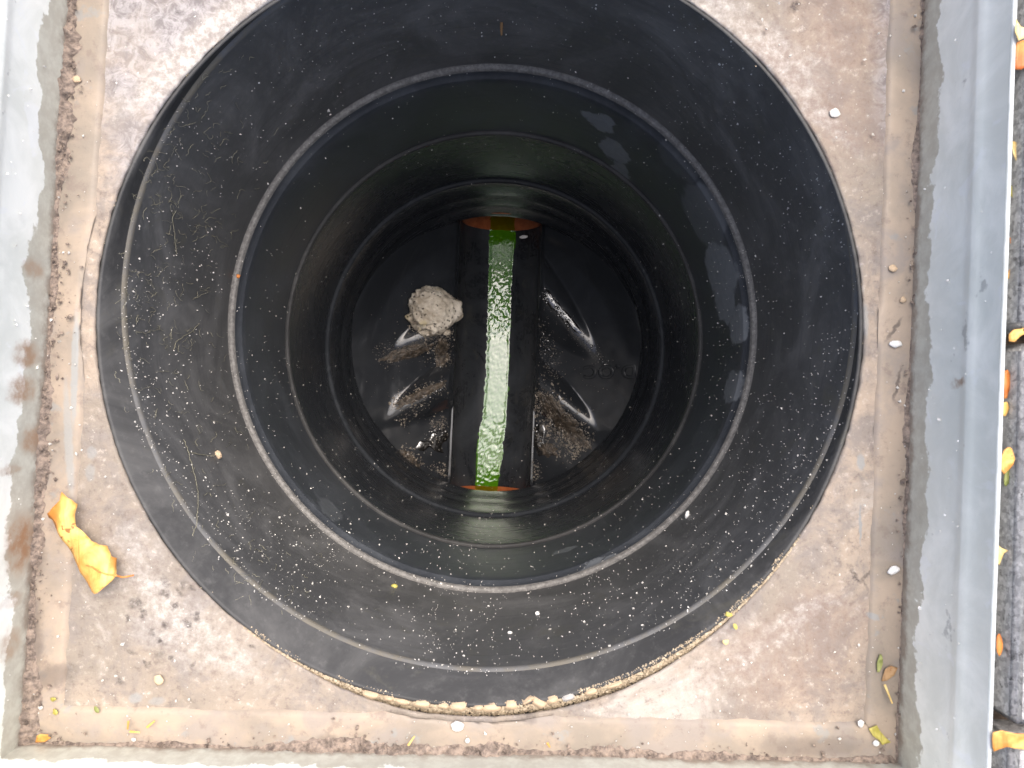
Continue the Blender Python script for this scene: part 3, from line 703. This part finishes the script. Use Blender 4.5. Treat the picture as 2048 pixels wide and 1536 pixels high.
# ------------------------------------------------------------------ lumps of mortar on the left benching
def lump(name, px, py, rx, ry, hz, label, seed, bumps):
    bm = bmesh.new(); bmesh.ops.create_icosphere(bm, subdivisions=5, radius=1); k = 1.11 / F; rr = random.Random(int(seed * 10))
    planes = [(Vector((rr.gauss(0, 1), rr.gauss(0, 1), abs(rr.gauss(0, .8)))).normalized(), rr.uniform(.82, 1.0)) for _ in range(11)]
    for q in bm.verts:
        n_ = q.co.normalized(); s_ = Vector((seed, seed * 2, 0))
        r = 1 + (.20 * noise.noise(n_ * 1.6 + s_) + .12 * noise.noise(n_ * 3.2 + s_) + .05 * noise.noise(n_ * 7 + s_)) + .05 * noise.noise(n_ * 18 + s_)
        r -= .10 * max(0, noise.noise(n_ * 5 + s_ * 3) - .15)
        for (pd, pc) in planes: r = min(r, pc / max(n_.dot(pd), .05)) if n_.dot(pd) > .2 else r
        r += .085 * noise.noise(n_ * 5 + s_) + .055 * noise.noise(n_ * 11 + s_) + .04 * noise.noise(n_ * 24 + s_) - .07 * max(0, noise.noise(n_ * 9 + s_ * 2) - .25)
        for (a, amp, wd) in bumps:
            d = Vector((math.cos(math.radians(a)), math.sin(math.radians(a)), .0)); r += amp * math.exp(-((1 - n_.dot(d)) / wd))
        q.co = Vector((n_.x * rx * k, n_.y * ry * k, n_.z * hz)) * r
    me = bpy.data.meshes.new(name); bm.to_mesh(me); bm.free(); me.materials.append(m_lump); me.polygons.foreach_set('use_smooth', [True] * len(me.polygons))
    o = bpy.data.objects.new(name, me); C.objects.link(o); p = bench_pt(px, py); q = P(px, py, H - p.z - hz * .75); o.location = q
    return tag(o, label, 'mortar lump')
lump('mortar_lump', 867, 622, 50, 50, .026, 'large pale pitted mortar lump lying on the left benching', 4.3, [(165, .16, .05), (195, .28, .03), (-5, .16, .06), (20, .14, .05), (180, -.22, .006)])
lump('mortar_lump', 849, 661, 15, 11, .007, 'small yellowish mortar crumb just below the large pale lump', 9.1, [])
lump('mortar_lump', 893, 665, 8, 6, .005, 'tiny mortar crumb at the lower right foot of the large lump', 2.2, [])
def chip(name, px, py, a, b, rot, m, label, cat, z=None, d=None, seed=1, group=None, h=None):
    k = (d or H) / F; o = bpy.data.objects.new(name, pebble_mesh(name, seed, m)); C.objects.link(o)
    hh = h or min(a, b) * k * .8
    p = P(px, py, d or H)
    if z is not None: p = P(px, py, H - z)
    o.location = (p.x, p.y, p.z + hh * .42); o.scale = (a * k, b * k, hh); o.rotation_euler = (0, 0, math.radians(rot)); return tag(o, label, cat, group)
p = P(1047, 474, 1.19)
chip('stone_chip', 1047, 474, 8, 4, 5, m_white, 'pale stone chip at the mouth of the upper orange pipe', 'stone', z=-.716, d=1.18, seed=3)

# ------------------------------------------------------------------ white pebbles and specks on the flange and mortar
for k, (px, py, a, b, r, lab) in enumerate([
        (1790, 688, 13, 7, -5, 'white pebble on the right flange, beside two dark twig marks'), (1786, 1140, 13, 8, 25, 'white pebble on the right flange, lower of the two largest'),
        (915, 1451, 12, 11, 0, 'white pebble on the bottom flange below the broken stones'), (935, 1481, 5, 6, 0, 'small white pebble below the white pebble on the bottom flange'),
        (1720, 1446, 7, 8, 0, 'white pebble above the torn yellow leaf in the lower right corner'), (1751, 1486, 7, 6, 0, 'white pebble touching the lower side of the torn yellow leaf'),
        (1785, 537, 9, 7, -10, 'yellowish pebble high on the right flange'), (1805, 600, 6, 6, 0, 'small orange pebble against the right wall'),
        (268, 1479, 5, 4, 0, 'small white pebble at the foot of the bottom wall, lower left'), (82, 1415, 5, 4, 0, 'small white pebble in the lower left corner'),
        (155, 160, 9, 7, 0, 'yellow grain on the left flange near the top'), (1670, 226, 11, 9, 0, 'round white limy spot on the mortar at upper right'),
        (318, 1360, 9, 11, 20, 'flat beige stone flake on the mortar at lower left')]):
    m = m_stone if k in (6, 7, 10, 12) else m_speck if k in (3, 8, 9, 11) else m_white
    chip('pebble', px, py, a, b, r, m, lab, 'pebble', z=.0022 if k not in (11,) else .0003, seed=k + 1, h=None if k not in (11, 12) else .0008)

def hole_r(px, py): p = P(px, py); return math.hypot(p.x - HX, p.y - HY)
pts, sz = [], []
while len(pts) < 420:
    px, py = random.uniform(60, 1830), random.uniform(-60, 1515)
    if hole_r(px, py) < HR + .009: continue
    pts.append(P(px, py) + Vector((0, 0, .0024))); sz.append(.0004 + .0011 * random.random() ** 4)
tag(grains('grit', pts, sz, m_speck, .6), 'scattered white grit specks on the mortar and flange', 'grit', kind='stuff')
# grit on the steel walls
pts, sz = [], []
for _ in range(70):
    py = random.uniform(-50, 1530); t = (1484 - py) / 1700; h = random.uniform(.012, .08)
    for (A_, B_, sg) in ((BR, TR, -1), (BL, TL, 1)):
        p = A_.lerp(B_, max(0, min(1, t + random.uniform(-.3, .3)))); pts.append((p.x + sg * .0006 - (.002 if sg < 0 and h > .063 else 0) * -1, p.y, h)); sz.append(.0004 + .0011 * random.random() ** 3)
tag(grains('wall_grit', pts, sz, m_white, .5), 'white grit specks stuck to the steel side walls', 'grit', kind='stuff')

# crusted mud along the foot of the walls
V, Fc = [], []
def crust(i, wmean, hmean, s0, s1):
    a0, b0 = CORN[i], CORN[(i + 1) % 4]; t = (b0 - a0); L = t.length; t /= L; n_ = Vector((-t.y, t.x)); NA, NB = 800, 11; n0 = len(V)
    for k in range(NA + 1):
        s_ = k / NA; q = a0 + t * L * s_
        wd = wmean * (1 + 1.0 * nz(q.x * 22, q.y * 22, i) + .5 * nz(q.x * 85, q.y * 85, i) + .45 * nz(q.x * 260, q.y * 260, i)); hd = hmean * (1 + .8 * nz(q.x * 30, q.y * 30, i + 5) + .5 * nz(q.x * 110, q.y * 110, 2))
        br = .35 + .65 * sm((nz(q.x * 13, q.y * 13, i + 20) + .25) / .5); wd = max(wd * br, .0006); hd = max(hd * br, .0002)
        for j in range(NB + 1):
            e = j / NB; p = q + n_ * (-.0006 + wd * e); h = hd * (1 - e) ** 1.4
            h += (.0022 * nz(p.x * 190, p.y * 190, 7) + .0016 * nz(p.x * 420, p.y * 420, 3)) * (1 - e) ** .6 * sm(hd / .003 + .2)
            V.append((p.x, p.y, .0021 + h - (.0006 if j == NB else 0)))
    Fc.extend([tuple(n0 + a for a in reversed(f)) for f in grid_faces(NA + 1, NB + 1)])
crust(3, .0075, .0040, 0, 1); crust(0, .0060, .0030, 0, 1); crust(1, .0028, .0018, 0, 1); crust(2, .006, .004, 0, 1)
tag(obj('mud_crust', V, Fc, m_mud), 'crumbly brown mud crust along the foot of the steel walls', 'mud', kind='stuff')
pts, sz = [], []
for i, n_, wd in ((3, 700, .009), (0, 500, .008), (1, 160, .005)):
    a0, b0 = CORN[i], CORN[(i + 1) % 4]; t = (b0 - a0); L = t.length; t /= L; nn = Vector((-t.y, t.x))
    for _ in range(n_):
        s_ = random.random(); q = a0 + t * L * s_ + nn * abs(random.gauss(0, 1)) * wd * (.6 + .6 * nz(s_ * 9, i))
        if nz(s_ * 14, i * 3.3) < -.15 * random.random() or math.hypot(q.x - HX, q.y - HY) < HR + .008: continue
        pts.append((q.x, q.y, .0026 + random.random() * .002)); sz.append(.0004 + .0018 * random.random() ** 4)
tag(grains('mud_crumbs', pts, sz, m_mud, .7), 'loose brown mud crumbs along the foot of the steel walls', 'mud', kind='stuff')

# sand on the torn lower rim of the hole
pts, sz = [], []
while len(pts) < 1500:
    th = math.radians(random.uniform(228, 332)); d = math.degrees(th); on = nz(d * .16, 4.2) + (.30 if 285 < d < 318 else -.22)
    if on < random.uniform(-.1, .35): continue
    r = HR - .002 + abs(random.gauss(0, .0022)); pts.append((HX + r * math.cos(th), HY + r * math.sin(th), -.0022 + random.random() * .0012)); sz.append(.0003 + .0006 * random.random() ** 2)
for _ in range(300):
    th = random.uniform(0, 2 * math.pi)
    if nz(math.cos(th) * 5, math.sin(th) * 5, 2) < .1: continue
    r = HR + random.gauss(.0005, .0012); pts.append((HX + r * math.cos(th), HY + r * math.sin(th), -.0018)); sz.append(.0003 + .0005 * random.random())
for _ in range(6000):
    th = math.radians(random.uniform(232, 326)); r = HR + .001 + random.random() * (.002 + gap_w(th)); pts.append((HX + r * math.cos(th), HY + r * math.sin(th), -.0026 - (r - HR - .0016) * 1.0 + random.random() * .0012)); sz.append(.0005 + .0007 * random.random())
tag(grains('sand', pts, sz, m_sand, .8), 'yellow sand lying on the lower rim of the black shaft', 'sand', kind='stuff')

# pale specks sprinkled on the shaft wall
pts, sz = [], []
while len(pts) < 4600:
    a = random.uniform(0, 2 * math.pi); r = math.sqrt(random.uniform(250 ** 2, 765 ** 2)); px, py = 985 + r * math.cos(a), 650 + r * math.sin(a)
    if not (-60 < px < 2100 and -60 < py < 1600): continue
    dens = .18 + .55 * sm((py - 350) / 900) + .35 * sm((500 - px) / 300) + .2 * sm((px - 1200) / 300)
    dens *= .35 + .65 * sm((r - 330) / 250); dens *= .45 + 1.1 * sm(nz(px * .006, py * .006, 1) + .5)
    if random.random() > dens: continue
    q = wall_hit(px, py); d = H - q.z
    if d < .475: continue
    q2 = Vector((AX - q.x, AY - q.y, 0)).normalized() * .0003; pts.append(q + q2); sz.append((.00022 + .00040 * random.random() + .0010 * random.random() ** 12) * (d / .6) ** .5)
tag(grains('wall_specks', pts, sz, m_speck, .5), 'fine pale specks sprinkled over the black shaft wall', 'grit', kind='stuff')

# cobweb threads and root hairs on the left wall
V, Fc = [], []
def thread(px, py, n, step, wig, rad, ang0=None):
    ang_ = random.uniform(0, 2 * math.pi) if ang0 is None else ang0; path = []
    for _ in range(n):
        q = wall_hit(px, py); inn = Vector((AX - q.x, AY - q.y, 0)).normalized(); path.append((q + inn * (.0004 + random.random() * .0008), inn))
        px += step * math.cos(ang_); py += step * math.sin(ang_); ang_ += random.gauss(0, wig)
    n0 = len(V)
    for i, (p, inn) in enumerate(path):
        t = (path[min(i + 1, n - 1)][0] - path[max(i - 1, 0)][0]).normalized(); s_ = t.cross(inn).normalized()
        for k in range(3):
            a = 2 * math.pi * k / 3; V.append(p + (s_ * math.cos(a) + inn * math.sin(a)) * rad)
    for i in range(n - 1):
        for k in range(3): Fc.append((n0 + i * 3 + k, n0 + i * 3 + (k + 1) % 3, n0 + (i + 1) * 3 + (k + 1) % 3, n0 + (i + 1) * 3 + k))
k = 0
while k < 260:
    px, py = random.gauss(350, 95), random.gauss(480, 270)
    if math.hypot(px - 985, py - 640) < 545 or math.hypot(px - 965, py - 640) > 745 or py < 60: continue
    if nz(px * .012, py * .012, 5) < random.uniform(-.6, .2): continue
    thread(px, py, random.randint(4, 9), 3.5, .6, random.uniform(.00008, .00020)); k += 1
for _ in range(60):
    px, py = random.gauss(480, 70), random.gauss(1180, 60)
    if math.hypot(px - 985, py - 640) < 545 or math.hypot(px - 965, py - 640) > 735: continue
    thread(px, py, random.randint(4, 8), 3, .5, .00018)
thread(365, 880, 34, 6, .10, .00028, 1.15); thread(430, 912, 10, 6, .12, .0004, 3.0); thread(345, 700, 14, 6, .25, .0003, -1.2); thread(350, 420, 16, 6, .2, .0003, 1.9)
tag(obj('cobweb_threads', V, Fc, m_thread), 'pale cobweb threads and root hairs on the left shaft wall', 'cobweb', kind='stuff')
# bits stuck on the upper wall
for k, (px, py, a, b, m, lab) in enumerate([(434, 911, 9, 9, m_stone, 'tan crumb stuck on the left shaft wall at the end of a root hair'), (788, 1174, 7, 5, m_leaf_y, 'yellow green crumb on the lower shaft wall'), (1075, 1229, 5, 5, m_white, 'white crumb low on the shaft wall, right of centre'),
                                            (1020, 1267, 5, 3, m_white, 'small white crumb below the white crumb low on the shaft wall'), (1376, 1032, 5, 10, m_white, 'white dropping streak on the lower right shaft wall'), (1003, 45, 3, 26, m_leaf_b, 'thin brown streak at the top of the shaft wall'), (475, 552, 4, 4, m_leaf_r, 'orange grain on the left side of the upper ledge')]):
    q = wall_hit(px, py); d = H - q.z; k_ = d / F; inn = Vector((AX - q.x, AY - q.y, 0)).normalized()
    o = bpy.data.objects.new('crumb', pebble_mesh('crumb', 20 + k, m)); C.objects.link(o); o.location = q + inn * .0006; o.scale = (a * k_, b * k_, a * k_); tag(o, lab, 'crumb')

# ------------------------------------------------------------------ leaves
def leaf(name, outline, m, label, z0=.0024, d=None, curl=None, sub=.0035, stem=None, cat='leaf', parent=None, serr=0.):
    d = d or (H - z0); pl = []
    n = len(outline)
    for i in range(n):
        a, b = Vector(outline[i]), Vector(outline[(i + 1) % n]); m_ = max(1, int((b - a).length * d / F / (sub * .8)))
        for k in range(m_):
            q = a.lerp(b, k / m_)
            if serr: q += Vector((random.uniform(-serr, serr), random.uniform(-serr, serr)))
            pl.append(Vector(P(q.x, q.y, d).xy))
    nb = len(pl); xs = [q.x for q in pl]; ys = [q.y for q in pl]; inner = []
    def inside(p):
        c = False
        for i in range(nb):
            a, b = pl[i], pl[i - 1]
            if (a.y > p.y) != (b.y > p.y) and p.x < (b.x - a.x) * (p.y - a.y) / (b.y - a.y) + a.x: c = not c
        return c
    x = min(xs)
    while x < max(xs):
        y = min(ys)
        while y < max(ys):
            p = Vector((x + random.uniform(-.2, .2) * sub, y + random.uniform(-.2, .2) * sub))
            if inside(p) and min((p - q).length for q in pl) > sub * .5: inner.append(p)
            y += sub
        x += sub
    vs, es, fs, *_ = geometry.delaunay_2d_cdt(pl + inner, [(i, (i + 1) % nb) for i in range(nb)], [list(range(nb))], 1, 1e-7)
    c = sum(pl, Vector((0, 0))) / nb
    # principal axis
    sxx = sum((q.x - c.x) ** 2 for q in pl); syy = sum((q.y - c.y) ** 2 for q in pl); sxy = sum((q.x - c.x) * (q.y - c.y) for q in pl); th = .5 * math.atan2(2 * sxy, sxx - syy)
    ux = Vector((math.cos(th), math.sin(th))); uy = Vector((-ux.y, ux.x)); hw = max(abs((q - c).dot(uy)) for q in pl); hl = max(abs((q - c).dot(ux)) for q in pl)
    curl = curl or (lambda s, t: .25 * hw * t * t + .1 * hw * s)
    f3 = []
    z = H - d
    for q in vs:
        s_, t_ = (q - c).dot(ux) / hl, (q - c).dot(uy) / hw
        f3.append((q.x, q.y, z + .0006 + max(0, curl(s_, t_)) + .0005 * nz(q.x * 150, q.y * 150, 2) + .0003))
    me_o = obj(name, f3, fs, m, parent)
    so_ = me_o.modifiers.new('thickness', 'SOLIDIFY'); so_.thickness = .00035
    if label: tag(me_o, label, cat)
    return me_o
OL = [(470, 130), (520, 180), (610, 240), (665, 300), (650, 420), (670, 570), (720, 610), (770, 650), (830, 700), (870, 750), (940, 810), (1010, 830), (1060, 900), (1100, 960), (1150, 980), (1165, 1080), (1180, 1190), (1150, 1240), (1110, 1280), (1030, 1350), (950, 1400), (880, 1385), (820, 1330), (770, 1250), (720, 1150), (690, 1070), (620, 990), (560, 890), (520, 810), (480, 740), (430, 670), (380, 590), (330, 500), (275, 470), (280, 420), (350, 350), (420, 280), (460, 240)]
OL = [(60 + x / 6.4, 960 + y / 6.4) for x, y in OL]
big = empty('leaf', P(170, 1080)); tag(big, 'large curled orange yellow leaf lying at the lower left on flange and mortar', 'leaf'); bpy.context.view_layer.update()
bz = lambda s, t: .0075 * (1 - t * t) + .004 * max(0, s * (1 if True else 1)) ** 2 + .0012 * math.sin(s * 9 + t * 3)
bl_ = leaf('blade', OL, m_leaf_o, None, z0=.004, curl=bz, sub=.0024, serr=.8); bl_.parent = big; bl_.matrix_parent_inverse = big.matrix_world.inverted()
def tube(name, pts_, r0, r1, m, parent=None):
    v, f = [], []; n = len(pts_)
    for i, p in enumerate(pts_):
        t = (pts_[min(i + 1, n - 1)] - pts_[max(i - 1, 0)]).normalized(); s_ = t.cross(Vector((0, 0, 1))).normalized(); u = s_.cross(t); r = r0 + (r1 - r0) * i / (n - 1)
        for k in range(6): a = k * math.pi / 3; v.append(p + (s_ * math.cos(a) + u * math.sin(a)) * r)
    for i in range(n - 1):
        for k in range(6): f.append((i * 6 + k, i * 6 + (k + 1) % 6, (i + 1) * 6 + (k + 1) % 6, (i + 1) * 6 + k))
    o = obj(name, v, f, m, None)
    if parent: o.parent = parent; o.matrix_parent_inverse = parent.matrix_world.inverted()
    return o
rib = [(1330, 1218, .003), (1250, 1235, .0045), (1180, 1245, .006), (1110, 1225, .0075), (1000, 1195, .011), (900, 1160, .0128), (800, 1110, .013), (730, 1085, .0095)]
import bisect
bv = [q.co.copy() for q in bl_.data.vertices]
def on_blade(a, b, z_):
    p = P(60 + a / 6.4, 960 + b / 6.4, H - .012); q = min(bv, key=lambda c: (c.xy - p.xy).length); p.z = q.z + .0005; return p
tube('stem', [P(60 + a / 6.4, 960 + b / 6.4, H - z_) for a, b, z_ in rib[:4]], .0005, .0006, m_leaf_r, big)
tube('midrib', [on_blade(a, b, z_) for a, b, z_ in rib[3:]], .0006, .0004, m_leaf_r, big)

def ov(cx, cy, L, wd, ang_, n=14, pt=1.3, jag=.1):
    a = math.radians(ang_); out = []
    for k in range(n):
        t = 2 * math.pi * k / n; x = math.cos(t) * L / 2; y = math.sin(t) * wd / 2 * (abs(math.sin(t)) ** (pt - 1)); j = 1 + random.uniform(-jag, jag)
        out.append((cx + (x * math.cos(a) - y * math.sin(a)) * j, cy + (x * math.sin(a) + y * math.cos(a)) * j))
    return out
leaf('leaf', [(72, 1484), (76, 1470), (84, 1466), (100, 1468), (104, 1474), (92, 1482)], m_leaf_o, 'small orange leaf scrap in the lower left corner', sub=.0015)
leaf('leaf', [(1736, 1456), (1752, 1449), (1758, 1460), (1768, 1472), (1780, 1483), (1762, 1488), (1756, 1478), (1744, 1470)], m_leaf_y, 'torn yellow green leaf scrap in the lower right corner', sub=.0015)
leaf('leaf', ov(1758, 1326, 40, 11, 98, 12), m_leaf_g, 'slim green leaf on the right flange above the brown leaf scrap', sub=.0015)
leaf('leaf', [(1762, 1362), (1768, 1336), (1780, 1330), (1793, 1334), (1786, 1348), (1772, 1360)], m_leaf_b, 'crumpled brown leaf scrap on the right flange at lower right', sub=.0015)
leaf('leaf', ov(195, 1418, 16, 9, 55, 10), m_leaf_g, 'tiny pale green leaflet on the bottom flange at lower left', sub=.0015)
for px, py, L, a, lab in ((256, 1450, 17, 95, 'upright orange needle at the foot of the bottom wall'), (302, 1448, 20, -40, 'slanted orange needle at the foot of the bottom wall'), (270, 1464, 20, 5, 'flat orange needle at the foot of the bottom wall'), (823, 1481, 22, -55, 'pale straw bit at the foot of the bottom wall near the middle'), (1097, 1490, 10, 60, 'yellow leaf crumb at the foot of the bottom wall right of middle'), (1777, 1388, 40, 68, 'thin straw stalk below the brown leaf scrap')):
    ar = math.radians(a); dx, dy = math.cos(ar) * L / 2, math.sin(ar) * L / 2
    tag(tube('straw', [P(px - dx, py - dy, H - .006), P(px, py, H - .0068), P(px + dx, py + dy, H - .006)], .0008, .0005, m_leaf_p if 'straw' in lab else m_leaf_o), lab, 'straw')
for px, py, mm, lab in ((112, 1422, m_leaf_y, 'yellow leaf crumb on the bottom flange at the far left'), (108, 1398, m_leaf_y, 'upper yellow leaf crumb beside the lower left corner'), (1456, 1228, m_leaf_y, 'yellow leaf crumb on the sandy rim at lower right'), (1470, 1252, m_leaf_y, 'yellow leaf crumb on the mortar just outside the sandy rim'), (1450, 1283, m_leaf_p, 'pale yellow leaf crumb on the mortar below the sandy rim')):
    leaf('leaf_crumb', ov(px, py, 13, 9, random.uniform(0, 180), 8, 1, .35), mm, lab, sub=.0014, cat='leaf crumb')
# leaves caught in the joint beside the paving blocks
DG = H - gz - .012
def gap_leaf(outl, m, lab, dz=.0): leaf('leaf', outl, m, lab, d=DG - dz, sub=.002, serr=.6)
gap_leaf([(2028, 88), (2046, 82), (2062, 92), (2060, 130), (2040, 140), (2027, 140)], m_leaf_r, 'orange leaf in the paving joint near the top right corner', .012)
gap_leaf([(2030, 40), (2040, 55), (2056, 62), (2052, 74), (2034, 84), (2028, 66)], m_leaf_p, 'pale star shaped leaf scrap topmost in the paving joint', .016)
gap_leaf(ov(2027, 222, 18, 10, 80), m_leaf_r, 'small red orange scrap in the paving joint below the top orange leaf')
gap_leaf(ov(2027, 256, 40, 10, 92), m_leaf_y, 'narrow yellow green scrap in the paving joint above the whitish clump')
gap_leaf(ov(2034, 306, 44, 26, 70, 14, 1, .25), m_leaf_p, 'whitish dry leaf clump in the paving joint', .006)
gap_leaf(ov(2025, 342, 30, 9, 92), m_leaf_o, 'thin orange scrap in the paving joint below the whitish clump')
gap_leaf(ov(2022, 384, 26, 14, 80), m_leaf_y, 'yellow scrap in the paving joint at upper right', .004)
gap_leaf(ov(2026, 486, 26, 13, 60), m_leaf_r, 'orange brown scrap in the paving joint at right', .004)
gap_leaf(ov(2018, 546, 26, 8, 110), m_leaf_o, 'slanted orange sliver in the paving joint at right', .004)
gap_leaf([(2016, 668), (2024, 660), (2040, 658), (2058, 646), (2060, 660), (2040, 672), (2026, 684), (2016, 682)], m_leaf_o, 'orange leaf lying in the cross joint between two paving blocks', .010)
gap_leaf(ov(2011, 766, 62, 14, 92, 16, 1, .15), m_leaf_r, 'long red orange scrap in the paving joint beside the lower block', .004)
gap_leaf(ov(2008, 818, 30, 14, 95), m_leaf_o, 'orange scrap in the paving joint below the long red orange one', .004)
gap_leaf(ov(2011, 920, 54, 26, 100), m_leaf_o, 'orange leaf overlapping a green leaf in the paving joint', .010)
gap_leaf(ov(2018, 945, 56, 20, 108), m_leaf_g, 'green leaf under an orange leaf in the paving joint', .006)
gap_leaf([(1994, 1090), (2000, 1096), (2012, 1100), (2004, 1106), (1998, 1130), (1993, 1126)], m_leaf_p, 'orange tipped curled scrap in the lower paving joint', .006)
gap_leaf(ov(1996, 1288, 44, 13, 88), m_leaf_r, 'pinkish brown scrap in the lower paving joint', .006)
gap_leaf([(1982, 1462), (2000, 1458), (2024, 1464), (2050, 1464), (2062, 1470), (2062, 1490), (2040, 1496), (2010, 1492), (1984, 1500)], m_leaf_o, 'long folded orange leaf in the cross joint at the bottom right corner', .016)
